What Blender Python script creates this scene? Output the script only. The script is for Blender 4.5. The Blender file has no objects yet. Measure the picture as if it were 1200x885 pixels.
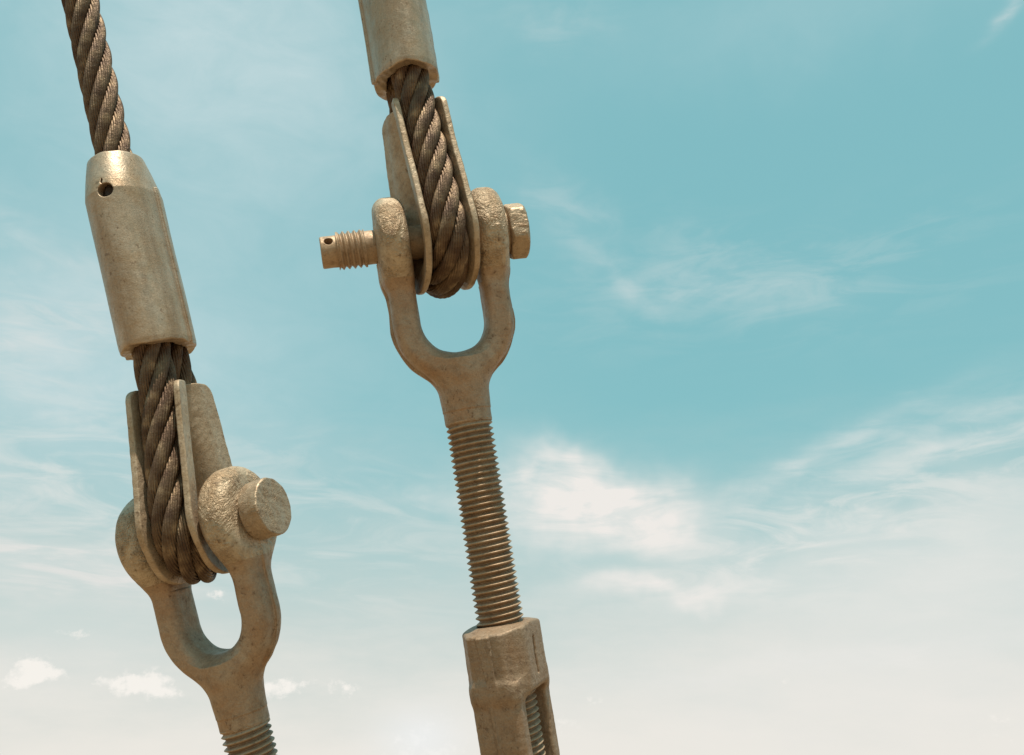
import bpy, math
import numpy as np
from mathutils import Matrix, Vector

S = bpy.context.scene
COL = S.collection
rng = np.random.default_rng(7)

# ------------------------------------------------------------------ camera
FPX = 1150.0                       # focal length in pixels of a 1200 px wide frame
CAM_H = 1.6
PITCH = math.radians(21.25)
cam_d = bpy.data.cameras.new('camera')
cam_d.sensor_width = 36.0
cam_d.lens = 36.0 * FPX / 1200.0
cam_d.clip_start = 0.02
cam_d.clip_end = 30000
cam = bpy.data.objects.new('camera', cam_d)
COL.objects.link(cam)
cam.location = (0, 0, CAM_H)
cam.rotation_euler = (math.pi / 2 + PITCH, 0, 0)
S.camera = cam
cp, sp = math.cos(PITCH), math.sin(PITCH)
EX, EU, EF = np.array([1., 0, 0]), np.array([0., -sp, cp]), np.array([0., cp, sp])
CAM = np.array([0, 0, CAM_H])

def P(x, y, d):
    """world point seen at photo pixel (x, y) at depth d metres"""
    return CAM + EX * ((x - 600) / FPX * d) + EU * ((442.5 - y) / FPX * d) + EF * d

def frame(p0, p1, yaw):
    """origin p0, z towards p1, x to the right, y away from the viewer, turned by yaw about z"""
    z = (p1 - p0) / np.linalg.norm(p1 - p0)
    x = EX - z * EX.dot(z)
    x /= np.linalg.norm(x)
    y = np.cross(z, x)
    c, s = math.cos(math.radians(yaw)), math.sin(math.radians(yaw))
    X, Y = c * x + s * y, -s * x + c * y
    M = Matrix.Identity(4)
    for r in range(3):
        M[r][0], M[r][1], M[r][2], M[r][3] = X[r], Y[r], z[r], p0[r]
    return M

def at(M, x, y, z):
    """local millimetres -> world"""
    v = M @ Vector((x / 1000, y / 1000, z / 1000))
    return np.array(v)

# ------------------------------------------------------------------ object helpers
def tag(o, label=None, cat=None, group=None, kind=None):
    if label: o['label'] = label
    if cat: o['category'] = cat
    if group: o['group'] = group
    if kind: o['kind'] = kind
    return o

def empty(name, M, label, cat, group=None):
    o = bpy.data.objects.new(name, None)
    COL.objects.link(o)
    o.empty_display_size = 0.03
    o.matrix_world = M
    return tag(o, label, cat, group)

def link_mesh(name, me, mat, parent=None):
    if mat and not me.materials: me.materials.append(mat)
    o = bpy.data.objects.new(name, me)
    COL.objects.link(o)
    if parent is not None: o.parent = parent
    return o

def mesh_from(name, V, F, normals=None):
    me = bpy.data.meshes.new(name)
    V = np.asarray(V, np.float32); F = np.asarray(F, np.int32)
    me.vertices.add(len(V)); me.vertices.foreach_set('co', V.ravel())
    me.loops.add(F.size); me.loops.foreach_set('vertex_index', F.ravel())
    n, k = F.shape
    me.polygons.add(n)
    me.polygons.foreach_set('loop_start', np.arange(0, n * k, k, dtype=np.int32))
    me.polygons.foreach_set('loop_total', np.full(n, k, np.int32))
    me.polygons.foreach_set('use_smooth', np.ones(n, bool))
    me.update(); me.validate()
    if normals is not None and len(me.vertices) == len(normals):
        me.normals_split_custom_set_from_vertices(normals.tolist())
    return me

# ------------------------------------------------------------------ implicit surfaces
CORN = np.array([(i, j, k) for i in (0, 1) for j in (0, 1) for k in (0, 1)])
EDG = [(a, b) for a in range(8) for b in range(a + 1, 8) if np.abs(CORN[a] - CORN[b]).sum() == 1]

def surface_nets(f, lo, hi, h):
    lo = np.array(lo, float); hi = np.array(hi, float)
    n = np.ceil((hi - lo) / h).astype(int) + 1
    ax = [(lo[i] + h * np.arange(n[i])).astype(np.float32) for i in range(3)]
    X, Y, Z = np.meshgrid(*ax, indexing='ij')
    D = f(X, Y, Z).astype(np.float32)
    D[0], D[-1] = np.maximum(D[0], .1), np.maximum(D[-1], .1)
    D[:, 0], D[:, -1] = np.maximum(D[:, 0], .1), np.maximum(D[:, -1], .1)
    D[:, :, 0], D[:, :, -1] = np.maximum(D[:, :, 0], .1), np.maximum(D[:, :, -1], .1)
    s = D < 0
    c = np.stack([s[a[0]:n[0] - 1 + a[0], a[1]:n[1] - 1 + a[1], a[2]:n[2] - 1 + a[2]] for a in CORN])
    act = c.any(0) & ~c.all(0)
    ids = np.argwhere(act)
    index = np.full(act.shape, -1, np.int64)
    index[act] = np.arange(len(ids))
    cv = np.stack([D[ids[:, 0] + a[0], ids[:, 1] + a[1], ids[:, 2] + a[2]] for a in CORN], 1)
    acc = np.zeros((len(ids), 3)); cnt = np.zeros(len(ids))
    for a, b in EDG:
        va, vb = cv[:, a], cv[:, b]
        m = (va < 0) != (vb < 0)
        t = np.where(m, va / np.where(va == vb, 1, va - vb), 0)
        acc += np.where(m[:, None], CORN[a] + t[:, None] * (CORN[b] - CORN[a]), 0)
        cnt += m
    V = lo + (ids + acc / cnt[:, None]) * h
    def grad(V):
        e = 0.35
        g = []
        for i in range(3):
            d = np.zeros(3); d[i] = e
            A, B = V + d, V - d
            g.append(f(A[:, 0], A[:, 1], A[:, 2]) - f(B[:, 0], B[:, 1], B[:, 2]))
        return np.stack(g, 1) / (2 * e)
    for _ in range(2):
        g = grad(V)
        d = f(V[:, 0], V[:, 1], V[:, 2])
        st = (d / np.maximum((g ** 2).sum(1), .2))[:, None] * g
        V = V - np.clip(st, -.5 * h, .5 * h)
    g = grad(V)
    N = g / np.maximum(np.linalg.norm(g, axis=1), 1e-6)[:, None]
    F = []
    for d in range(3):
        a, b = [(1, 2), (2, 0), (0, 1)][d]
        sl0 = [slice(0, n[i]) for i in range(3)]; sl1 = list(sl0)
        sl0[d] = slice(0, n[d] - 1); sl1[d] = slice(1, n[d])
        cr = s[tuple(sl0)] != s[tuple(sl1)]
        e = np.argwhere(cr)
        e = e[(e[:, a] > 0) & (e[:, b] > 0) & (e[:, a] < n[a] - 1) & (e[:, b] < n[b] - 1)]
        inside = s[e[:, 0], e[:, 1], e[:, 2]]
        q = []
        for da, db in ((1, 1), (0, 1), (0, 0), (1, 0)):
            g2 = e.copy(); g2[:, a] -= da; g2[:, b] -= db
            q.append(index[g2[:, 0], g2[:, 1], g2[:, 2]])
        q = np.stack(q, 1)
        q[~inside] = q[~inside][:, ::-1]
        F.append(q)
    F = np.concatenate(F)
    return V, F, N

def sdf_parts(f, lo, hi, h, split):
    """mesh the implicit solid f (mm) and cut it into named parts; split(x,y,z) -> integer per face"""
    V, F, N = surface_nets(f, lo, hi, h)
    c = V[F].mean(1)
    k = split(c[:, 0], c[:, 1], c[:, 2]) if split else np.zeros(len(F), int)
    out = {}
    for i in np.unique(k):
        Fi = F[k == i]
        u, inv = np.unique(Fi, return_inverse=True)
        out[int(i)] = mesh_from('part', V[u] / 1000, inv.reshape(Fi.shape), N[u])
    return out

def smin(a, b, k):
    h = np.clip(.5 + .5 * (b - a) / k, 0, 1)
    return b + (a - b) * h - k * h * (1 - h)
def smax(a, b, k): return -smin(-a, -b, k)

def lump(X, Y, Z, s, seed):
    """cheap smooth pseudo-noise in -1..1"""
    r = np.random.default_rng(seed)
    v = 0
    for i in range(6):
        k = r.normal(size=3); k = k / np.linalg.norm(k) * (6.28 / s) * r.uniform(.6, 1.5)
        v = v + np.sin(k[0] * X + k[1] * Y + k[2] * Z + r.uniform(0, 6.28))
    return v / 3.0

# ------------------------------------------------------------------ materials
def new_mat(name):
    m = bpy.data.materials.new(name); m.use_nodes = True
    nt = m.node_tree
    b = nt.nodes['Principled BSDF']
    return m, nt, b

def N(nt, typ, **kw):
    n = nt.nodes.new(typ)
    for k, v in kw.items():
        if k.startswith('i_'):
            n.inputs[k[2:].replace('_', ' ')].default_value = v
        else: setattr(n, k, v)
    return n

def ramp(nt, fac, stops):
    r = nt.nodes.new('ShaderNodeValToRGB')
    el = r.color_ramp.elements
    while len(el) < len(stops): el.new(0.5)
    for e, (p, c) in zip(el, stops):
        e.position = p
        e.color = (c[0], c[1], c[2], 1) if isinstance(c, (tuple, list)) else (c, c, c, 1)
    nt.links.new(fac, r.inputs[0])
    return r

def metal_mat(name, base, warm, dark, rough=(.40, .62), metallic=.28, grain=1.0, wrinkle=0.0,
              streak=0.0, spots=.32, root=None, seed=0.0, scale_xyz=(1, 1, 1), coarse=1.0):
    m, nt, b = new_mat(name)
    L = nt.links.new
    tc = N(nt, 'ShaderNodeTexCoord')
    mp = N(nt, 'ShaderNodeMapping'); mp.inputs['Location'].default_value = (seed, seed * .7, seed * 1.3)
    L(tc.outputs['Object'], mp.inputs[0])
    def noise(scale, detail=5, rough_=.6, vec=None, dist=0):
        n = N(nt, 'ShaderNodeTexNoise')
        n.inputs['Scale'].default_value = scale; n.inputs['Detail'].default_value = detail
        n.inputs['Roughness'].default_value = rough_; n.inputs['Distortion'].default_value = dist
        L(vec or mp.outputs[0], n.inputs['Vector'])
        return n
    n1 = noise(22, 5, .62, dist=.6)
    n2 = noise(95, 5, .6)
    st = N(nt, 'ShaderNodeMapping'); st.inputs['Scale'].default_value = (1, 1, .12)
    L(mp.outputs[0], st.inputs[0])
    n3 = noise(60, 4, .6, st.outputs[0])
    # colour: base, with warm (thin rust film) areas and darker grime
    mix1 = N(nt, 'ShaderNodeMix', data_type='RGBA')
    r1 = ramp(nt, n1.outputs[0], [(.38, 0.0), (.66, 1.0)])
    L(r1.outputs[0], mix1.inputs[0]); mix1.inputs[6].default_value = (*base, 1); mix1.inputs[7].default_value = (*warm, 1)
    mix2 = N(nt, 'ShaderNodeMix', data_type='RGBA')
    r2 = ramp(nt, (n3 if streak > 0 else n2).outputs[0], [(.46, 0.0), (.72, .5)] if streak > 0 else [(.48, 0.0), (.74, .6)])
    L(r2.outputs[0], mix2.inputs[0]); L(mix1.outputs[2], mix2.inputs[6]); mix2.inputs[7].default_value = (*dark, 1)
    # small rust freckles and pits, gathered in patches
    vo = noise(190, 4, .6, dist=.4)
    gate = noise(34, 3, .5)
    gm = N(nt, 'ShaderNodeMath', operation='MULTIPLY_ADD')
    L(gate.outputs[0], gm.inputs[0]); gm.inputs[1].default_value = .35; L(vo.outputs[0], gm.inputs[2])
    r3 = ramp(nt, gm.outputs[0], [(.80, 0.0), (.865, min(1, spots * 1.6))])
    # thin pale scratches
    vs = N(nt, 'ShaderNodeTexVoronoi', feature='DISTANCE_TO_EDGE'); vs.inputs['Scale'].default_value = 55
    wv = N(nt, 'ShaderNodeMapping'); wv.inputs['Scale'].default_value = (1, 1.6, .45); wv.inputs['Rotation'].default_value = (.3, .5, .2)
    L(mp.outputs[0], wv.inputs[0]); L(wv.outputs[0], vs.inputs['Vector'])
    rsx = ramp(nt, vs.outputs['Distance'], [(.0, .55), (.012, 0.0)])
    gs = ramp(nt, n2.outputs[0], [(.52, 0.0), (.62, 1.0)])
    ms = N(nt, 'ShaderNodeMath', operation='MULTIPLY'); L(rsx.outputs[0], ms.inputs[0]); L(gs.outputs[0], ms.inputs[1])
    mix25 = N(nt, 'ShaderNodeMix', data_type='RGBA'); L(ms.outputs[0], mix25.inputs[0]); L(mix2.outputs[2], mix25.inputs[6])
    mix25.inputs[7].default_value = (.50, .42, .32, 1)
    mix2 = mix25
    mix3 = N(nt, 'ShaderNodeMix', data_type='RGBA')
    L(r3.outputs[0], mix3.inputs[0]); L(mix2.outputs[2], mix3.inputs[6]); mix3.inputs[7].default_value = (.10, .048, .02, 1)
    sp_ = noise(480, 3, .7)
    rs_ = ramp(nt, sp_.outputs[0], [(.32, .84), (.62, 1.10)])
    mix4 = N(nt, 'ShaderNodeMix', data_type='RGBA', blend_type='MULTIPLY'); mix4.inputs[0].default_value = 1
    mix4.clamp_result = False
    L(mix3.outputs[2], mix4.inputs[6]); L(rs_.outputs[0], mix4.inputs[7])
    if root:       # darker brown towards the thread roots
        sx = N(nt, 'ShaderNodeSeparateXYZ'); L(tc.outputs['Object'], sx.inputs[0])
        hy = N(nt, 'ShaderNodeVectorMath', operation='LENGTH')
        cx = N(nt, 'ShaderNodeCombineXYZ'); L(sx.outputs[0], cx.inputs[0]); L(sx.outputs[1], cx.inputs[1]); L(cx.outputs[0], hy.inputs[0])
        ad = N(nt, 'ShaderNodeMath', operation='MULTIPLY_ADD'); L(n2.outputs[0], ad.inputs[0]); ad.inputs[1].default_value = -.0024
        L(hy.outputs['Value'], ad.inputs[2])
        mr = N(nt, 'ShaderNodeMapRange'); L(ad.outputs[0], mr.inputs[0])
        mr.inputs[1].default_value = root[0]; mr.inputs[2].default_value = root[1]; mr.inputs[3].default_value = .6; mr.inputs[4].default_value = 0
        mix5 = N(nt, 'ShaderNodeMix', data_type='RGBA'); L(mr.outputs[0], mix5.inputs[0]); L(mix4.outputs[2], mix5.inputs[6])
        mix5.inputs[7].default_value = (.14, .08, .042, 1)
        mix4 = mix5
    L(mix4.outputs[2], b.inputs['Base Color'])
    b.inputs['Metallic'].default_value = metallic
    rr = ramp(nt, n2.outputs[0], [(.3, rough[0]), (.7, rough[1])])
    L(rr.outputs[0], b.inputs['Roughness'])
    # relief
    f1 = noise(520, 4, .65); f2 = noise(130, 5, .62, dist=.8); 
    bp1 = N(nt, 'ShaderNodeBump'); bp1.inputs['Strength'].default_value = 1.0
    bp1.inputs['Distance'].default_value = .0004 * grain
    L(f1.outputs[0], bp1.inputs['Height'])
    bp2 = N(nt, 'ShaderNodeBump'); bp2.inputs['Strength'].default_value = 1.0
    bp2.inputs['Distance'].default_value = .0011 * grain * coarse
    L(f2.outputs[0], bp2.inputs['Height']); L(bp1.outputs[0], bp2.inputs['Normal'])
    last = bp2
    if wrinkle > 0:
        wm = N(nt, 'ShaderNodeMapping'); wm.inputs['Scale'].default_value = scale_xyz
        L(mp.outputs[0], wm.inputs[0])
        w = noise(180, 4, .55, wm.outputs[0], dist=2.0)
        bp3 = N(nt, 'ShaderNodeBump'); bp3.inputs['Strength'].default_value = 1.0
        bp3.inputs['Distance'].default_value = .0042 * wrinkle
        # wrinkles only in patches
        pr = ramp(nt, n1.outputs[0], [(.40, .15), (.56, 1.0)])
        mu = N(nt, 'ShaderNodeMath', operation='MULTIPLY')
        L(w.outputs[0], mu.inputs[0]); L(pr.outputs[0], mu.inputs[1])
        L(mu.outputs[0], bp3.inputs['Height']); L(bp2.outputs[0], bp3.inputs['Normal'])
        last = bp3
    L(last.outputs[0], b.inputs['Normal'])
    return m

BASE, WARM, DARK = (0.385, 0.275, 0.188), (0.345, 0.203, 0.114), (0.206, 0.121, 0.068)
M_fork = metal_mat('forged_zinc', BASE, WARM, DARK, seed=1.0)
M_ear = metal_mat('forged_zinc_wrinkled', (0.50, 0.385, 0.27), (0.43, 0.285, 0.17), DARK, rough=(.40, .6), grain=.6, wrinkle=.95, seed=1.0)
M_head = metal_mat('bolt_head_zinc', (0.411, 0.309, 0.219), (0.386, 0.265, 0.164), DARK, rough=(.38, .58), grain=.5, wrinkle=.4, metallic=.5, seed=4.0, scale_xyz=(.6, 1, 1))
M_pin = metal_mat('pin_zinc', BASE, (0.411, 0.258, 0.147), DARK, seed=2.0, grain=.6)
M_thim = metal_mat('plate_zinc', (0.47, 0.355, 0.25), (0.38, 0.25, 0.145), (0.230, 0.138, 0.077), rough=(.4, .6), seed=6.0, grain=.9)
M_slv = metal_mat('swaged_sleeve', (0.47, 0.362, 0.268), (0.40, 0.265, 0.16), (0.21, 0.128, 0.074), rough=(.30, .52), metallic=.45, streak=1, seed=8.0, grain=.9, coarse=.3, spots=.3)
M_rod = metal_mat('threaded_steel', (0.43, 0.305, 0.205), (0.38, 0.235, 0.137), (0.158, 0.092, 0.052), rough=(.45, .65), root=(.0222, .0252), seed=3.0, grain=.6)
M_body = metal_mat('cast_zinc', (0.315, 0.222, 0.152), (0.285, 0.170, 0.097), (0.182, 0.110, 0.066), rough=(.42, .62), seed=11.0, grain=1.1)

def rope_mat():
    m, nt, b = new_mat('greased_wire')
    L = nt.links.new
    tc = N(nt, 'ShaderNodeTexCoord')
    n1 = N(nt, 'ShaderNodeTexNoise'); n1.inputs['Scale'].default_value = 60; n1.inputs['Detail'].default_value = 5
    L(tc.outputs['Object'], n1.inputs['Vector'])
    r = ramp(nt, n1.outputs[0], [(.35, (.085, .044, .025)), (.55, (.16, .098, .057)), (.72, (.33, .225, .135))])
    L(r.outputs[0], b.inputs['Base Color'])
    b.inputs['Metallic'].default_value = .5
    n2 = N(nt, 'ShaderNodeTexNoise'); n2.inputs['Scale'].default_value = 420; n2.inputs['Detail'].default_value = 4
    L(tc.outputs['Object'], n2.inputs['Vector'])
    rr = ramp(nt, n2.outputs[0], [(.3, .40), (.7, .68)])
    L(rr.outputs[0], b.inputs['Roughness'])
    bp = N(nt, 'ShaderNodeBump'); bp.inputs['Distance'].default_value = .0008; bp.inputs['Strength'].default_value = 1
    L(n2.outputs[0], bp.inputs['Height']); L(bp.outputs[0], b.inputs['Normal'])
    return m
M_rope = rope_mat()

def hole_mat():  # near-black colour standing in for shade in the sleeve hole and strand gaps
    m, nt, b = new_mat('gap_shade')
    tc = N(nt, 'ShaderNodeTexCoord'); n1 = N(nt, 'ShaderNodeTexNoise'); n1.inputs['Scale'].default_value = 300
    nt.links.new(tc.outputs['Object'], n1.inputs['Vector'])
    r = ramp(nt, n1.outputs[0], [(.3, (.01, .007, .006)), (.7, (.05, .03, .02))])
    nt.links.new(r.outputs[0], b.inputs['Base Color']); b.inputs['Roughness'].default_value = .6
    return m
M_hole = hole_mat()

# ------------------------------------------------------------------ shapes
def thread_mesh(z0, z1, rc, depth, pitch, run0=6, run1=6, rcore=None, seed=0):
    """screw thread along local z between z0 and z1 (mm), crest radius rc; lead-ins of run0/run1"""
    nr = int((z1 - z0) / .5) + 1
    nt_ = 96
    zz = np.linspace(z0, z1, nr)[:, None]
    th = (np.arange(nt_) / nt_ * 2 * math.pi)[None, :]
    fr = (zz / pitch - th / (2 * math.pi)) % 1.0
    tri = np.abs(2 * fr - 1)
    tri = np.clip((tri - .06) / .86, 0, 1)
    tri = tri * tri * (3 - 2 * tri) * .35 + tri * .65
    d = np.full_like(fr, depth)
    if run1 > 0: d = d * np.clip((z1 - zz) / run1, 0, 1)
    if run0 > 0: d = d * np.clip((zz - z0) / run0, 0, 1)
    r = rc - d * tri
    x, y = r * np.cos(th), r * np.sin(th)
    r2 = np.random.default_rng(seed)
    wob = .25 * np.sin(zz * .37 + th * 3 + 1.3) * np.sin(zz * .11 + 2 * th) * .5
    x = x + wob * np.cos(th); y = y + wob * np.sin(th)
    V = np.stack([x, y, np.broadcast_to(zz, x.shape)], -1).reshape(-1, 3)
    i = np.arange(nr - 1)[:, None] * nt_; j = np.arange(nt_)[None, :]; j2 = (j + 1) % nt_
    F = np.stack([i + j, i + j2, i + nt_ + j2, i + nt_ + j], -1).reshape(-1, 4)
    # caps
    c0, c1 = len(V), len(V) + 1
    V = np.vstack([V, [[0, 0, z0], [0, 0, z1]]])
    jj = np.arange(nt_); jn = (jj + 1) % nt_
    T0 = np.stack([np.full(nt_, c0), jn, jj, jj], 1)
    b_ = (nr - 1) * nt_
    F = np.vstack([F])
    me = bpy.data.meshes.new('thread')
    faces = F.tolist() + [(c0, int(a), int(b)) for a, b in zip(jn, jj)] + [(c1, int(b_ + a), int(b_ + b)) for a, b in zip(jj, jn)]
    me.from_pydata((V / 1000).tolist(), [], faces)
    me.polygons.foreach_set('use_smooth', np.ones(len(me.polygons), bool))
    me.update()
    return me

def rot_to_x(me, flip=False):
    """turn a mesh built along z so that it lies along x"""
    me.transform(Matrix.Rotation(math.pi / 2 if not flip else -math.pi / 2, 4, 'Y'))
    return me

def sub(a, *b):
    for c in b: a = np.maximum(a, -c)
    return a

# forked end: yoke with two ears, its shank leading into the threaded rod
def fork_sdf(X, Y, Z):
    n = .32 * lump(X, Y, Z, 38, 3) + .13 * lump(X, Y, Z, 11, 4)
    zc = -102.0
    q = np.where(Z < zc, np.sqrt(X ** 2 + (Z - zc) ** 2) - 55, np.abs(X) - 55)
    hx = 16.5 + .6 * np.sin(Z * .03)
    hy = 23.0
    aq, ay = np.abs(q), np.abs(Y)
    U = smax(smax(aq - hx, ay - hy, 3.0), (aq * .80 + ay * .60) - 21.8, 4.0)
    seam = np.maximum(np.abs(Y - 3) - 2.2, q - hx - 2.6) + .5 * np.sin(Z * .13)
    U = smin(U, np.maximum(seam, -q), 2.2)
    U = np.maximum(U, Z - 10)
    r = np.sqrt(Y ** 2 + Z ** 2)
    ax_, rr = np.abs(np.abs(X) - 57.0), 15.0
    dx, dr = ax_ - (18.5 - rr), r - (56.0 - rr)
    E = np.minimum(np.maximum(dx, dr), 0) + np.sqrt(np.maximum(dx, 0) ** 2 + np.maximum(dr, 0) ** 2) - rr
    A = smin(U, E, 16)
    A = smax(A, 38 - np.abs(X) - np.maximum(0, -Z - 60) * 3.0, 5)
    rad = np.sqrt(X ** 2 + Y ** 2)
    rn = 28.3 + np.clip((Z + 205) / 60, 0, 1) * 4.5
    Nk = np.maximum(rad - rn, np.maximum(Z + 150, -222 - Z))
    Bd = smin(A, Nk, 17)
    # machined land just above the thread
    cyl = np.maximum(rad - 27.2, np.maximum(Z + 200, -224 - Z))
    Bd = np.where(Z < -206, np.maximum(Bd, rad - 27.6 - np.maximum(0, (Z + 209)) * .9), Bd)
    Bd = np.minimum(Bd, cyl)
    bore = np.maximum(r - 20.6, -np.abs(X) + 20)
    Bd = Bd - n
    Bd = smax(Bd, -bore, 2)
    return np.maximum(Bd, -224 - Z)

def fork_split(x, y, z):
    r = np.sqrt(y ** 2 + z ** 2)
    ear = (z > -48) & (r < 70)
    return np.where(ear, np.where(x < 0, 1, 2), 0)

fork_meshes = sdf_parts(fork_sdf, (-82, -62, -227), (82, 62, 62), 1.25, fork_split)

def ear_wear(): pass

def make_fork(M, label, group):
    t = empty('threaded_fork', M, label, 'fork fitting', group)
    link_mesh('yoke', fork_meshes[0], M_fork, t)
    link_mesh('ear', fork_meshes[1], M_ear, t)
    link_mesh('ear', fork_meshes[2], M_ear, t)
    rod = link_mesh('threaded_rod', thread_mesh(-980, -221, 27.4, 4.3, 6.95, 8, 7), M_rod, t)
    return t

def copy_tree(o, parent=None):
    c = o.copy(); COL.objects.link(c)
    if parent is not None: c.parent = parent
    for ch in list(o.children): copy_tree(ch, c)
    return c

# ------------------------------------------------------------------ frames of the two stays
R_O = P(515.5, 281, 1.175)
R_AX = R_O + (R_O - P(586.5, 730, 1.115))
FR = frame(R_O, R_AX, 9)
L_O = P(232, 622, 1.11)
L_AX = L_O + (L_O - P(286.5, 850, 1.085))
L_UP = EU * .0022
FL = frame(L_O + L_UP, L_AX + L_UP, -20)

fr = make_fork(FR, 'brown galvanised fork with long threaded rod, screwed into the turnbuckle body', 'forked rod ends')
fl = copy_tree(fr)
fl.matrix_world = FL
fl['label'] = 'beige galvanised fork at lower left with round pin head, only top of its thread showing'

# ------------------------------------------------------------------ pins
def cyl_sdf(X, A, B, x0, x1, r, rnd):
    rad = np.sqrt(A ** 2 + B ** 2)
    c, hw = (x0 + x1) / 2, (x1 - x0) / 2
    dx, dr = np.abs(X - c) - (hw - rnd), rad - (r - rnd)
    return np.minimum(np.maximum(dx, dr), 0) + np.sqrt(np.maximum(dx, 0) ** 2 + np.maximum(dr, 0) ** 2) - rnd

def hexbolt():
    t = empty('hex_bolt', FR, 'hex head bolt through the right-hand fork with threaded drilled end sticking out left', 'bolt')
    def shank(X, Y, Z):
        return cyl_sdf(X, Y, Z, -93, 84, 20, 1.5) - .12 * lump(X, Y, Z, 14, 9)
    link_mesh('shank', sdf_parts(shank, (-96, -23, -23), (88, 23, 23), 1.25, None)[0], M_pin, t)
    th = rot_to_x(thread_mesh(-122, -89, 22.6, 3.4, 6.7, 2.5, 3))
    # thread_mesh runs along z; turned to x, z -> x
    link_mesh('thread', th, M_pin, t)
    a = math.radians(28)
    def end(X, Y, Z):
        d = cyl_sdf(X, Y, Z, -141, -119, 18.8, 1.8) - .15 * lump(X, Y, Z, 12, 19)
        u = Y * math.sin(a) + Z * math.cos(a)
        w = -Y * math.cos(a) + Z * math.sin(a)
        h = np.sqrt((X + 131) ** 2 + u ** 2) - 4.9
        return smax(d, -h, .8)
    e = link_mesh('drilled_end', sdf_parts(end, (-144, -22, -22), (-116, 22, 22), .7, None)[0], M_pin, t)
    def head(X, Y, Z):
        d = -1e3
        for k in range(3):
            g = math.radians(3 + 60 * k) # facet normals
            d = smax(d, np.abs(-Y * math.cos(g) + Z * math.sin(g)) - 31.5, 1.2)
        d = smax(d, np.abs(X - 93) - 11.5, 1.6)
        cone = np.sqrt(Y ** 2 + Z ** 2) - 35.5 + np.maximum(0, X - 100.5) * 1.2 + np.maximum(0, 85 - X) * 1.2
        d = smax(d, cone, 2.0)
        w = cyl_sdf(X, Y, Z, 76, 88, 26, 1)
        return smin(d, w, 1.5) - .1 * lump(X, Y, Z, 16, 21) - .1 * lump(X * .4, Y, Z, 5, 22)
    link_mesh('hexagonal_head', sdf_parts(head, (73, -42, -42), (110, 42, 42), .9, None)[0], M_head, t)
    return t
hexbolt()

def roundpin():
    t = empty('clevis_pin', FL, 'round pin with flat thick disc head through the ear of the lower left fork', 'pin')
    def shank(X, Y, Z):
        return cyl_sdf(X, Y, Z, -90, 84, 20, 2) - .12 * lump(X, Y, Z, 14, 9)
    link_mesh('shank', sdf_parts(shank, (-93, -23, -23), (88, 23, 23), 1.25, None)[0], M_pin, t)
    def head(X, Y, Z):
        d = cyl_sdf(X, Y, Z, 79, 104, 32.5, 2.2)
        w = cyl_sdf(X, Y, Z, 74, 84, 27, 1)
        d = smin(d, w, 2)
        face = .35 * lump(X, Y, Z, 26, 31) + .22 * lump(X, Y, Z, 9, 32)
        r_ = np.sqrt((Y - 3) ** 2 + (Z + 2) ** 2)
        dent = .8 * np.exp(-((Y + 6) ** 2 + (Z + 12) ** 2) / 22) + .7 * np.exp(-((Y - 1) ** 2 / 40 + (Z - 9) ** 2 / 9)) \
            + .8 * np.exp(-((Y + 14 + .7 * (Z - 12)) ** 2 / 5 + (Z - 12) ** 2 / 60))
        return d - face + np.where(X > 98, dent, 0)
    link_mesh('head', sdf_parts(head, (71, -40, -40), (110, 40, 40), .9, None)[0], M_head, t)
    return t
roundpin()

# ------------------------------------------------------------------ thimbles
RCL, R2, HC = 50.0, 19.0, 186.0        # rope centre line: circle RCL, narrowing to R2 at height HC
def capsule2(Yv, Zv, r1, r2, h):
    p = np.abs(Yv)
    b = (r1 - r2) / h
    a = math.sqrt(1 - b * b)
    k = -b * p + a * Zv
    d1 = np.sqrt(p ** 2 + Zv ** 2) - r1
    d2 = np.sqrt(p ** 2 + (Zv - h) ** 2) - r2
    d3 = p * a + Zv * b - r1
    return np.where(k < 0, d1, np.where(k > a * h, d2, d3))

def thimble_sdf(X, Y, Z, TOP=168):
    D = capsule2(Y, Z, RCL, R2, HC)
    ww = .35 * lump(X, Y, Z, 60, 41)
    cx = 25.6 + 3.4 * np.clip(D / 14, 0, 1) ** 1.5 + ww
    rim = 15.5 + 1.2 * lump(X * 0, Y, Z, 70, 42)
    ring = np.sqrt(X ** 2 + (np.minimum(D, 0) * 1.0) ** 2)
    sh = np.where(D > 0, np.abs(np.abs(X) - cx), np.abs(ring - 25.6 - ww))
    prof = smax(D - rim, Z - TOP, 16)
    d = smax(sh - 3.8, prof, 2.2)
    d = smax(d, Z - TOP, 1.5)
    return d - .12 * lump(X, Y, Z, 12, 43)

def thimble_split(x, y, z):
    return np.where(x > 20.5, 2, np.where(x < -20.5, 1, 0))
thimble_meshes = sdf_parts(thimble_sdf, (-38, -72, -72), (38, 72, 172), 1.1, thimble_split)
thimble_meshes_short = sdf_parts(lambda X, Y, Z: thimble_sdf(X, Y, Z, 157), (-38, -72, -72), (38, 72, 162), 1.1, thimble_split)

def make_thimble(M, label, group, thimble_meshes=thimble_meshes):
    t = empty('thimble', M, label, 'thimble', group)
    link_mesh('groove', thimble_meshes[0], M_thim, t)
    link_mesh('side_plate', thimble_meshes[1], M_thim, t)
    link_mesh('side_plate', thimble_meshes[2], M_thim, t)
    return t
T_R = frame(P(512, 279, 1.175), P(477, 100, 1.208), 18)
T_L = frame(P(226.5, 611, 1.112), P(189.5, 411, 1.137), -9)
tr = make_thimble(T_R, 'teardrop thimble plates hugging the rope loop above the long threaded rod', 'thimbles in the rope loops')
tl = make_thimble(T_L, 'teardrop thimble plates hugging the rope loop beside the round pin head at lower left', 'thimbles in the rope loops', thimble_meshes_short)

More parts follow.
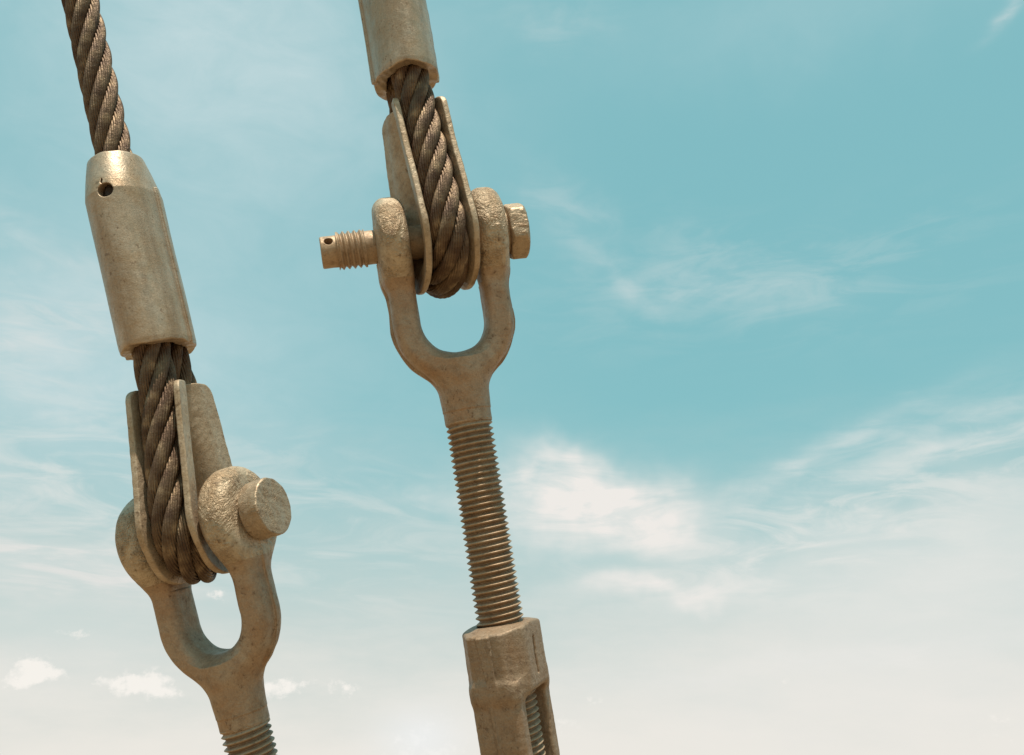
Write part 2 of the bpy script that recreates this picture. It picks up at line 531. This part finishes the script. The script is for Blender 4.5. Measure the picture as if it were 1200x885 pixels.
# ------------------------------------------------------------------ sleeves
SLR0, SLR1 = P(476.5, 97, 1.205), P(461.5, 8, 1.222)
SLL0, SLL1 = P(187, 411, 1.137), P(144.5, 229, 1.163)
S_R = frame(SLR0, SLR1, 14)
S_L = frame(SLL0, SLL1, -8)

def sleeve_sdf(H, hole):
    def f(X, Y, Z):
        tz = np.clip((Z - (H - 52)) / 52, 0, 1)
        tz = tz * tz * .25 + tz * .75
        bz = np.clip((6 - Z) / 6, 0, 1)
        a = 39.5 - 9.5 * tz - .8 * bz
        b = 55.0 - 19 * tz - .8 * bz
        k0 = np.sqrt((X / a) ** 2 + (Y / b) ** 2)
        k1 = np.sqrt((X / a ** 2) ** 2 + (Y / b ** 2) ** 2) + 1e-6
        d = k0 * (k0 - 1) / k1
        # swaging flash along both narrow sides
        fin = np.maximum(np.abs(Y - 2) - 2.4, np.abs(X) - (a + 3.0 + .12 * np.sin(Z * .23)))
        fin = np.maximum(np.maximum(fin, 24 - np.abs(X)), Z - (H - 46))
        d = smin(d, fin, 2.4)
        rg = .9 * np.sin(np.arctan2(Y / 55, X / 39) * 5 + 1) + .5 * lump(X, Y, Z * .2, 15, 55)
        d = smax(d, -(Z + rg * 1.1), 1.5)
        d = smax(d, Z - H + .7 * lump(X, Y, Z, 25, 56), 3)
        bt = np.clip((Z - 60) / (H - 90), 0, 1)
        kk = np.sqrt((X / (24.5 - 2 * bt)) ** 2 + (Y / (41.0 - 18 * bt)) ** 2)
        kn = (kk - 1) * 24 + .6 * lump(X, Y, Z, 10, 57)
        d = np.where(Z < 60, smax(d, -kn, 1.4), np.maximum(d, -np.maximum(kn, 60 - Z)))
        if hole:
            hh = np.sqrt((X - 5.5) ** 2 + (Z - (H - 53.5)) ** 2) - 8.6
            hh = np.minimum(hh, np.sqrt(((X - 2.5) * 1.7 - .5 * np.sin(Z)) ** 2 + ((Z - (H - 41)) * .5) ** 2) - 1.9)
            d = smax(d, -np.maximum(hh, Y), .9)
        return d - .3 * lump(X, Y, Z * .5, 50, 58) - .05 * lump(X, Y, Z, 9, 59)
    return f

def sleeve(H, hole):
    return sdf_parts(sleeve_sdf(H, hole), (-44, -60, -4), (44, 60, H + 4), 1.2, None)[0]

# ------------------------------------------------------------------ wire ropes
def catmull(pts, step):
    pts = np.array(pts)
    # chord-length parametrised dense polyline then resample
    out = []
    Pp = np.vstack([2 * pts[0] - pts[1], pts, 2 * pts[-1] - pts[-2]])
    for i in range(1, len(Pp) - 2):
        p0, p1, p2, p3 = Pp[i - 1:i + 3]
        t0 = 0; t1 = t0 + np.linalg.norm(p1 - p0) ** .5; t2 = t1 + np.linalg.norm(p2 - p1) ** .5; t3 = t2 + np.linalg.norm(p3 - p2) ** .5
        t = np.linspace(t1, t2, 24, endpoint=False)[:, None]
        A1 = (t1 - t) / (t1 - t0) * p0 + (t - t0) / (t1 - t0) * p1
        A2 = (t2 - t) / (t2 - t1) * p1 + (t - t1) / (t2 - t1) * p2
        A3 = (t3 - t) / (t3 - t2) * p2 + (t - t2) / (t3 - t2) * p3
        B1 = (t2 - t) / (t2 - t0) * A1 + (t - t0) / (t2 - t0) * A2
        B2 = (t3 - t) / (t3 - t1) * A2 + (t - t1) / (t3 - t1) * A3
        out.append((t2 - t) / (t2 - t1) * B1 + (t - t1) / (t2 - t1) * B2)
    out = np.vstack(out + [pts[-1:]])
    d = np.r_[0, np.cumsum(np.linalg.norm(np.diff(out, axis=0), axis=1))]
    s = np.arange(0, d[-1], step)
    return np.stack([np.interp(s, d, out[:, i]) for i in range(3)], 1), s

def frames_along(C):
    T = np.gradient(C, axis=0); T /= np.linalg.norm(T, axis=1)[:, None]
    U = np.zeros_like(C)
    u = np.cross(T[0], [0.3, 1, 0.2]); u /= np.linalg.norm(u)
    for i in range(len(C)):
        u = u - T[i] * u.dot(T[i]); u /= np.linalg.norm(u)
        U[i] = u
    return T, U, np.cross(T, U)

NW = 14                                  # outer wires per strand
def strand_mesh(C, s, phase, Rr, lay, parentM, phi_extra):
    T, U, W = frames_along(C)
    Rs = Rr * .668; rs = Rr * .342
    a = (phase + 2 * math.pi * s / lay + phi_extra)[:, None]
    sc = C + Rs * (np.cos(a) * U + np.sin(a) * W)
    # frame of the strand; wires wound back so that they run nearly along the rope
    t2 = np.gradient(sc, axis=0); t2 /= np.linalg.norm(t2, axis=1)[:, None]
    rad = np.cos(a) * U + np.sin(a) * W
    u2 = rad - t2 * (rad * t2).sum(1)[:, None]; u2 /= np.linalg.norm(u2, axis=1)[:, None]
    w2 = np.cross(t2, u2)
    nc = NW * 7
    th = (np.arange(nc) / nc * 2 * math.pi)[None, :]
    wl = lay * .42
    ph = (th + 2 * math.pi * s[:, None] / wl * 1.0) * NW / 2
    r = rs * (.77 + .26 * (np.abs(np.cos(ph)) + .01) ** .7)
    r = r * (1 + .006 * np.sin(s[:, None] / .0041 + th * 5))
    V = sc[:, None, :] + r[..., None] * (np.cos(th)[..., None] * u2[:, None, :] + np.sin(th)[..., None] * w2[:, None, :])
    inv = np.array(parentM.inverted())
    V = V.reshape(-1, 3) @ inv[:3, :3].T + inv[:3, 3]
    nr = len(s)
    i = np.arange(nr - 1)[:, None] * nc; j = np.arange(nc)[None, :]; j2 = (j + 1) % nc
    F = np.stack([i + j, i + j2, i + nc + j2, i + nc + j], -1).reshape(-1, 4)
    return mesh_from('strand', V, F)

def loop_points(TM):
    b = (RCL - R2) / HC; a = math.sqrt(1 - b * b)
    pts = []
    for z in (HC, HC * .75, HC * .5, HC * .25): # near side, y negative
        k = z / HC
        y = RCL * a * (1 - k) + R2 * a * k; zz = RCL * b * (1 - k) + (HC + R2 * b) * k
        pts.append((-y, zz))
    a0 = math.asin(b)
    for ang in np.linspace(a0, -math.pi - a0, 13):
        pts.append((-RCL * math.cos(ang), RCL * math.sin(ang)))
    for z in (HC * .25, HC * .5, HC * .75, HC):
        k = z / HC
        y = RCL * a * (1 - k) + R2 * a * k; zz = RCL * b * (1 - k) + (HC + R2 * b) * k
        pts.append((y, zz))
    return [at(TM, 0, y * 1.0, z) for y, z in pts]

def wire_rope(TM, SM, H, top_pts, Rr, lay, twist, sleeve_me, label, shade_disc=False):
    root = empty('wire_rope', SM, label, 'wire rope', 'wire rope stays')
    pts = list(top_pts)
    pts += [at(SM, 0, 0, H - 4), at(SM, 0, -6, H - 50), at(SM, 0, -16, 70), at(SM, 0, -R2, 22)]
    lp = loop_points(TM)
    pts += lp[1:-1]
    pts += [at(SM, 0, R2, 22), at(SM, 0, 17, 70)]
    C, s = catmull(pts, .0011)
    for k in range(6):
        link_mesh('strand', strand_mesh(C, s, k * math.pi / 3, Rr / 1000, lay / 1000, SM, twist), M_rope, root)
    th = np.arange(20) / 20 * 2 * math.pi
    T, U, W_ = frames_along(C)
    V = C[::3, None, :] + .36 * Rr / 1000 * (np.cos(th)[None, :, None] * U[::3, None, :] + np.sin(th)[None, :, None] * W_[::3, None, :])
    nr = V.shape[0]; inv = np.array(SM.inverted()); V = V.reshape(-1, 3) @ inv[:3, :3].T + inv[:3, 3]
    i = np.arange(nr - 1)[:, None] * 20; j = np.arange(20)[None, :]; j2 = (j + 1) % 20
    link_mesh('core', mesh_from('core', V, np.stack([i + j, i + j2, i + 20 + j2, i + 20 + j], -1).reshape(-1, 4)), M_hole, root)  # core coloured near black to deepen the shade between strands
    sl = link_mesh('sleeve', sleeve_me, M_slv, root)
    if shade_disc:       # added dark disc, painted shade inside the inspection hole
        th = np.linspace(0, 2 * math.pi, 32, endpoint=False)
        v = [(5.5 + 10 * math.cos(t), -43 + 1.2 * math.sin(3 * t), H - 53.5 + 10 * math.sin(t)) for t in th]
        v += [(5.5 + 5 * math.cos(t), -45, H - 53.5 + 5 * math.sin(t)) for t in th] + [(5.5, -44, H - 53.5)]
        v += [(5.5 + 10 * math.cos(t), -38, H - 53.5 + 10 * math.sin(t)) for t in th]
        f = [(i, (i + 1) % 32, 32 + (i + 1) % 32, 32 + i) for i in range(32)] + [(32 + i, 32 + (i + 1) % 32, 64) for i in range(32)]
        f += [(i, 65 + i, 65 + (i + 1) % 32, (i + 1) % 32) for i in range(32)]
        me = bpy.data.meshes.new('shade_disc_mesh'); me.from_pydata([(a / 1000, b / 1000, c / 1000) for a, b, c in v], [], f)
        me.update(); link_mesh('hole_shade_disc', me, M_hole, sl)
    return root

H_L = 236.0
wire_rope(T_R, S_R, 230.0, [P(385, -420, 1.32), P(418, -230, 1.28)], 22.6, 192, .4, sleeve(230.0, False),
          'right-hand steel rope whose sleeve is cut off by the top of the photo')
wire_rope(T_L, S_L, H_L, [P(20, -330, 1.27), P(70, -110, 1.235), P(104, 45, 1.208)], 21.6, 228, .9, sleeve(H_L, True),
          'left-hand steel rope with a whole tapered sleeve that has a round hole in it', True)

# ------------------------------------------------------------------ turnbuckle body
B_R = frame(at(FR, 0, 0, -454), at(FR, 0, 0, 0), -23)
def body_sdf(X, Y, Z):
    # collar: rounded octagon
    k = np.maximum(np.abs(X) - 38, np.abs(Y) - 52)
    dg = (np.abs(X) * .82 + np.abs(Y) * .57) - 46
    o = smax(k, dg, 3)
    top = Z - 0.0 + np.maximum(0, np.sqrt(X ** 2 + Y ** 2) - 34) * .30
    o = smax(o, top, 3)
    o = smax(o, -74 - Z - np.maximum(0, 26 - np.abs(Y)) * .0, 8)
    q = np.abs(Y)
    bars = smax(np.abs(X) - 28.5, np.abs(q - 39.2) - 9.6 - 1.0 * np.cos(X * .045), 4)
    bars = smax(bars, (np.abs(X) * .7 + q * .714) - 51.5, 2)
    bars = smax(bars, Z + 62, 4)
    d = smin(o, bars, 13)
    # seam rib and raised vertical facet on the outer faces
    rib = np.maximum(np.abs(X - 1 + (Z + 40) * .07) - (6.0 + (Z + 40) * .06), q - 54.2)
    rib = smax(rib, np.maximum(Z + 7, -70 - Z), 2)
    d = smin(d, rib, 1.2)
    seam = np.maximum(np.abs(X + 2 + 1.2 * np.sin(Z * .05)) - 1.4, q - 51.2)
    d = smin(d, np.maximum(seam, Z + 60), 3)
    # slot stamped in the narrow sides
    sl = np.maximum(np.maximum(np.abs(Y + 2) - 2.0, np.abs(Z + 38) - 20), 34 - np.abs(X))
    d = smax(d, -sl, 2.5)
    bore = np.sqrt(X ** 2 + Y ** 2) - 26.8
    d = np.maximum(d, -bore)
    return d - .2 * lump(X, Y, Z, 44, 61) - .12 * lump(X, Y, Z, 10, 62)

def body_split(x, y, z):
    return np.where(z > -82, 0, np.where(y < 0, 1, 2))
bm = sdf_parts(body_sdf, (-54, -64, -640), (54, 64, 6), 1.5, body_split)
tb = empty('turnbuckle_body', B_R, 'open cast turnbuckle body at the bottom edge with threaded rod entering its collar', 'turnbuckle')
link_mesh('collar', bm[0], M_body, tb)
link_mesh('side_bar', bm[1], M_body, tb)
link_mesh('side_bar', bm[2], M_body, tb)

# ------------------------------------------------------------------ ground
def ground():
    R = 12000
    rings = [0, 1, 2, 4, 8, 16, 40, 100, 300, 1000, 4000, R]
    n = 96
    V = [(0, 0, 0)]; F = []
    for i, r in enumerate(rings[1:]):
        for k in range(n):
            a = 2 * math.pi * k / n
            V.append((r * math.cos(a), r * math.sin(a), 0))
    for k in range(n): F.append((0, 1 + k, 1 + (k + 1) % n))
    for i in range(len(rings) - 2):
        for k in range(n):
            a = 1 + i * n + k; b = 1 + i * n + (k + 1) % n
            F.append((a, a + n, b + n, b))
    me = bpy.data.meshes.new('ground'); me.from_pydata(V, [], F); me.update()
    m, nt, b = new_mat('dry_earth')
    tc = N(nt, 'ShaderNodeTexCoord')
    n1 = N(nt, 'ShaderNodeTexNoise'); n1.inputs['Scale'].default_value = .6; n1.inputs['Detail'].default_value = 8
    nt.links.new(tc.outputs['Object'], n1.inputs['Vector'])
    r = ramp(nt, n1.outputs[0], [(.3, (.19, .125, .068)), (.7, (.32, .22, .125))])
    nt.links.new(r.outputs[0], b.inputs['Base Color']); b.inputs['Roughness'].default_value = .95
    o = link_mesh('ground', me, m)
    tag(o, kind='structure')
ground()

# ------------------------------------------------------------------ light
def px_dir(x, y):
    v = EX * ((x - 600) / FPX) + EU * ((442.5 - y) / FPX) + EF
    return v / np.linalg.norm(v)

SUN_AZ, SUN_EL = math.radians(179), math.radians(72.5)     # azimuth clockwise from +Y (view direction)
sd = np.array([math.sin(SUN_AZ) * math.cos(SUN_EL), math.cos(SUN_AZ) * math.cos(SUN_EL), math.sin(SUN_EL)])
sl = bpy.data.lights.new('sun', 'SUN'); sl.energy = 5.0; sl.angle = math.radians(.5); sl.color = (1, .92, .76)
so = bpy.data.objects.new('sun', sl); COL.objects.link(so)
so.rotation_euler = Vector(sd).to_track_quat('Z', 'Y').to_euler()
so.location = (0, 0, 8)

# ------------------------------------------------------------------ sky with clouds
W = bpy.data.worlds.new('World'); S.world = W; W.use_nodes = True
nt = W.node_tree
for n in list(nt.nodes): nt.nodes.remove(n)
L = nt.links.new
out = nt.nodes.new('ShaderNodeOutputWorld'); bg = nt.nodes.new('ShaderNodeBackground')
L(bg.outputs[0], out.inputs[0]); bg.inputs[1].default_value = .10
sky = nt.nodes.new('ShaderNodeTexSky'); sky.sky_type = 'NISHITA'; sky.sun_disc = False
sky.sun_elevation = SUN_EL; sky.sun_rotation = SUN_AZ; sky.air_density = 1.0; sky.dust_density = 1.5; sky.ozone_density = 1.0
tc = nt.nodes.new('ShaderNodeTexCoord')
sep = nt.nodes.new('ShaderNodeSeparateXYZ'); L(tc.outputs['Generated'], sep.inputs[0])
def mth(op, a, b=None, c=None, clamp=False):
    n = nt.nodes.new('ShaderNodeMath'); n.operation = op; n.use_clamp = clamp
    for i, v in enumerate((a, b, c)):
        if v is None: continue
        if isinstance(v, (int, float)): n.inputs[i].default_value = v
        else: L(v, n.inputs[i])
    return n.outputs[0]
az = mth('ARCTAN2', sep.outputs[0], sep.outputs[1])
el = mth('ARCSINE', sep.outputs[2])
cmb = nt.nodes.new('ShaderNodeCombineXYZ'); L(az, cmb.inputs[0]); L(el, cmb.inputs[1])
uv = cmb.outputs[0]
def azel(x, y):
    v = px_dir(x, y)
    return math.atan2(v[0], v[1]), math.asin(v[2])
def wnoise(scale, detail, rough, stretch=(1, 1), rot=0, dist=0, loc=(0, 0)):
    mp = nt.nodes.new('ShaderNodeMapping'); L(uv, mp.inputs[0])
    mp.inputs['Rotation'].default_value = (0, 0, rot); mp.inputs['Scale'].default_value = (stretch[0], stretch[1], 1)
    mp.inputs['Location'].default_value = (loc[0], loc[1], 0)
    mp.vector_type = 'TEXTURE' if False else 'POINT'
    n = nt.nodes.new('ShaderNodeTexNoise'); L(mp.outputs[0], n.inputs['Vector'])
    n.inputs['Scale'].default_value = scale; n.inputs['Detail'].default_value = detail
    n.inputs['Roughness'].default_value = rough; n.inputs['Distortion'].default_value = dist
    return n.outputs[0]
def sm(v, a, b):
    n = nt.nodes.new('ShaderNodeMapRange'); n.interpolation_type = 'SMOOTHSTEP'
    L(v, n.inputs[0]); n.inputs[1].default_value = a; n.inputs[2].default_value = b
    return n.outputs[0]
warpx = mth('MULTIPLY', mth('SUBTRACT', wnoise(7, 4, .6), .5), .16)
warpy = mth('MULTIPLY', mth('SUBTRACT', wnoise(7, 4, .6, loc=(3.3, 7.1)), .5), .10)
def blob(x, y, rx, ry, rot=0, warp=1.0):
    """soft ellipse centred on the direction of photo pixel (x, y), radii in pixels"""
    a0, e0 = azel(x, y)
    px_ = 1 / FPX
    dx = mth('SUBTRACT', mth('ADD', az, mth('MULTIPLY', warpx, warp)), a0)
    dy = mth('SUBTRACT', mth('ADD', el, mth('MULTIPLY', warpy, warp)), e0)
    r = math.radians(rot); c, s = math.cos(r), math.sin(r)   # rot: anticlockwise tilt
    u = mth('ADD', mth('MULTIPLY', dx, c / (rx * px_)), mth('MULTIPLY', dy, s / (rx * px_)))
    v = mth('ADD', mth('MULTIPLY', dx, -s / (ry * px_)), mth('MULTIPLY', dy, c / (ry * px_)))
    q = mth('ADD', mth('MULTIPLY', u, u), mth('MULTIPLY', v, v))
    return mth('EXPONENT', mth('MULTIPLY', q, -1.0))
def addm(*a):
    r = a[0]
    for b in a[1:]: r = mth('ADD', r, b)
    return r
def mul(a, b): return mth('MULTIPLY', a, b)

# graded sky colour: Nishita tinted towards teal
tint = nt.nodes.new('ShaderNodeMix'); tint.data_type = 'RGBA'; tint.blend_type = 'MULTIPLY'; tint.inputs[0].default_value = 1
L(sky.outputs[0], tint.inputs[6]); tint.inputs[7].default_value = (1.5, 1.45, .84, 1)
def layer(prev, fac, col):
    n = nt.nodes.new('ShaderNodeMix'); n.data_type = 'RGBA'
    L(fac, n.inputs[0]); L(prev, n.inputs[6]); n.inputs[7].default_value = (*[c * 10 for c in col], 1)
    return n.outputs[2]
HZ = px_dir(600, 885)[2]
c = tint.outputs[2]
# thin teal air on top of it evens out the tone
c = layer(c, mth('MULTIPLY', sm(el, -.2, .1), .75), (.235, .575, .64))
# pale veil on the left and upper left
wis = wnoise(9, 7, .62, (1, 2.2), .35, .6)
veil = mth('MULTIPLY', addm(mul(blob(250, 60, 280, 170), .9), mul(blob(60, 420, 200, 130), .75), mul(blob(330, 430, 240, 200), .30), mul(blob(930, 20, 260, 60), .25)), mth('ADD', mul(wis, .9), .35), clamp=True)
c = layer(c, mul(veil, .9), (.62, .74, .76))
# haze rising from the horizon
wav = mul(mth('SUBTRACT', wnoise(5, 6, .6, (1, 3)), .5), .14)
hz = sm(mth('ADD', el, wav), .36, .04)
c = layer(c, mul(hz, .88), (.66, .69, .66))
hz2 = sm(mth('ADD', el, mul(wav, 1.1)), .135, -.01)
c = layer(c, mul(hz2, .85), (.87, .83, .765))
c = layer(c, mth('MULTIPLY', addm(mul(blob(1050, 790, 380, 90, 3), .6), mul(blob(1150, 640, 220, 60, 8), .45), mul(blob(30, 760, 160, 60), .3)), 1.0, clamp=True), (.84, .82, .78))
# wispy high cloud
w1 = sm(wnoise(9, 7, .58, (1, 3.0), -.35, .9), .33, .70)
w2 = sm(wnoise(13, 7, .6, (1, 4.0), .30, 1.0, (5, 1)), .36, .70)
big = addm(mul(blob(705, 598, 115, 44, -14), 1.25), mul(blob(680, 560, 60, 30, -20), .7), mul(blob(790, 694, 105, 15, 4), .9), mul(blob(560, 600, 70, 20, -8), .5), mul(blob(740, 690, 70, 12, 0), .5))
c = layer(c, mth('MULTIPLY', mth('MULTIPLY', big, mth('ADD', mul(w1, .55), .5)), 1.0, clamp=True), (.86, .83, .79))
arc = addm(mul(blob(980, 522, 130, 14, 20, .45), .62), mul(blob(1110, 532, 160, 13, 13, .45), .7), mul(blob(900, 580, 60, 12, 35, .4), .4), mul(blob(1130, 490, 90, 16, 15, .6), .5),
           mul(blob(1050, 620, 200, 26, 5), .45), mul(blob(1000, 770, 260, 14, 4, .5), .7), mul(blob(1110, 690, 150, 40, 0), .5))
c = layer(c, mth('MULTIPLY', mth('MULTIPLY', arc, mth('ADD', mul(w2, .7), .5)), .58, clamp=True), (.83, .82, .79))
ws = addm(mul(blob(735, 335, 45, 14, -40, .7), .5), mul(blob(840, 340, 110, 30, -5), .55), mul(blob(660, 260, 70, 30, -50), .45), mul(blob(1180, 15, 30, 7, 30, .3), .9), mul(blob(650, 20, 80, 30, 0), .4),
          mul(blob(500, 600, 50, 14, -15), .6), mul(blob(70, 300, 90, 30, -15), .6), mul(blob(30, 560, 80, 18, -20), .6))
c = layer(c, mth('MULTIPLY', mth('MULTIPLY', ws, mth('ADD', w1, .3)), .5, clamp=True), (.72, .76, .75))
lc = addm(mul(blob(50, 650, 110, 34, -8), .9), mul(blob(20, 400, 70, 50, 0), .5), mul(blob(140, 690, 90, 20, 0), .5), mul(blob(110, 380, 50, 30, -20), .25))
c = layer(c, mth('MULTIPLY', mth('MULTIPLY', lc, mth('ADD', w2, .4)), .7, clamp=True), (.80, .78, .75))
# small cumulus near the horizon
cn = sm(mth('ADD', mul(wnoise(38, 7, .66, (1, 1.2)), .6), mul(wnoise(95, 6, .65, (1, 1.1), 0, 0, (2, 9)), .4)), .36, .66)
def puffs(lst, lo, hi):
    b = addm(*[mul(blob(x, y, rx, ry, 0, .15), k) for x, y, rx, ry, k in lst])
    return sm(mth('ADD', mul(b, .66), mul(cn, .70)), lo, hi)
pf = puffs([(38, 777, 20, 15, 1), (52, 790, 26, 10, .9), (8, 795, 26, 12, .85), (150, 803, 34, 12, 1), (180, 802, 24, 14, .9), (205, 812, 30, 7, .7), (122, 800, 14, 8, .8), (340, 803, 32, 13, 1), (318, 806, 20, 10, .8), (408, 806, 24, 14, 1),
            (94, 741, 22, 8, .8), (262, 700, 24, 12, .9), (495, 878, 50, 34, .9), (920, 803, 9, 9, .7), (640, 850, 50, 26, .6), (1170, 850, 40, 26, .5), (790, 836, 10, 6, .6), (30, 850, 40, 8, .5), (690, 822, 20, 8, .6)], .70, 1.26)
c = layer(c, mul(pf, .85), (.95, .91, .85))
glow = mul(blob(495, 868, 48, 34, 0, .2), .7)
fib = addm(mul(blob(1040, 590, 300, 60, 14, .6), .7), mul(blob(860, 660, 200, 50, -6, .6), .35), mul(blob(350, 620, 200, 90, -10), .5), mul(blob(60, 560, 160, 90, -10), .6), mul(blob(900, 330, 260, 60, 0), .22))
w3 = sm(wnoise(8, 8, .6, (1, 4.2), .22, 1.2, (8, 3)), .40, .68)
c = layer(c, mth('MULTIPLY', mul(fib, w3), .75, clamp=True), (.84, .82, .78))
c = layer(c, glow, (.86, .88, .88))
L(c, bg.inputs[0])

# ------------------------------------------------------------------ render settings
S.view_settings.view_transform = 'Standard'
S.view_settings.look = 'None'
S.view_settings.exposure = 0.0
S.view_settings.gamma = 1.0
S.cycles.max_bounces = 8
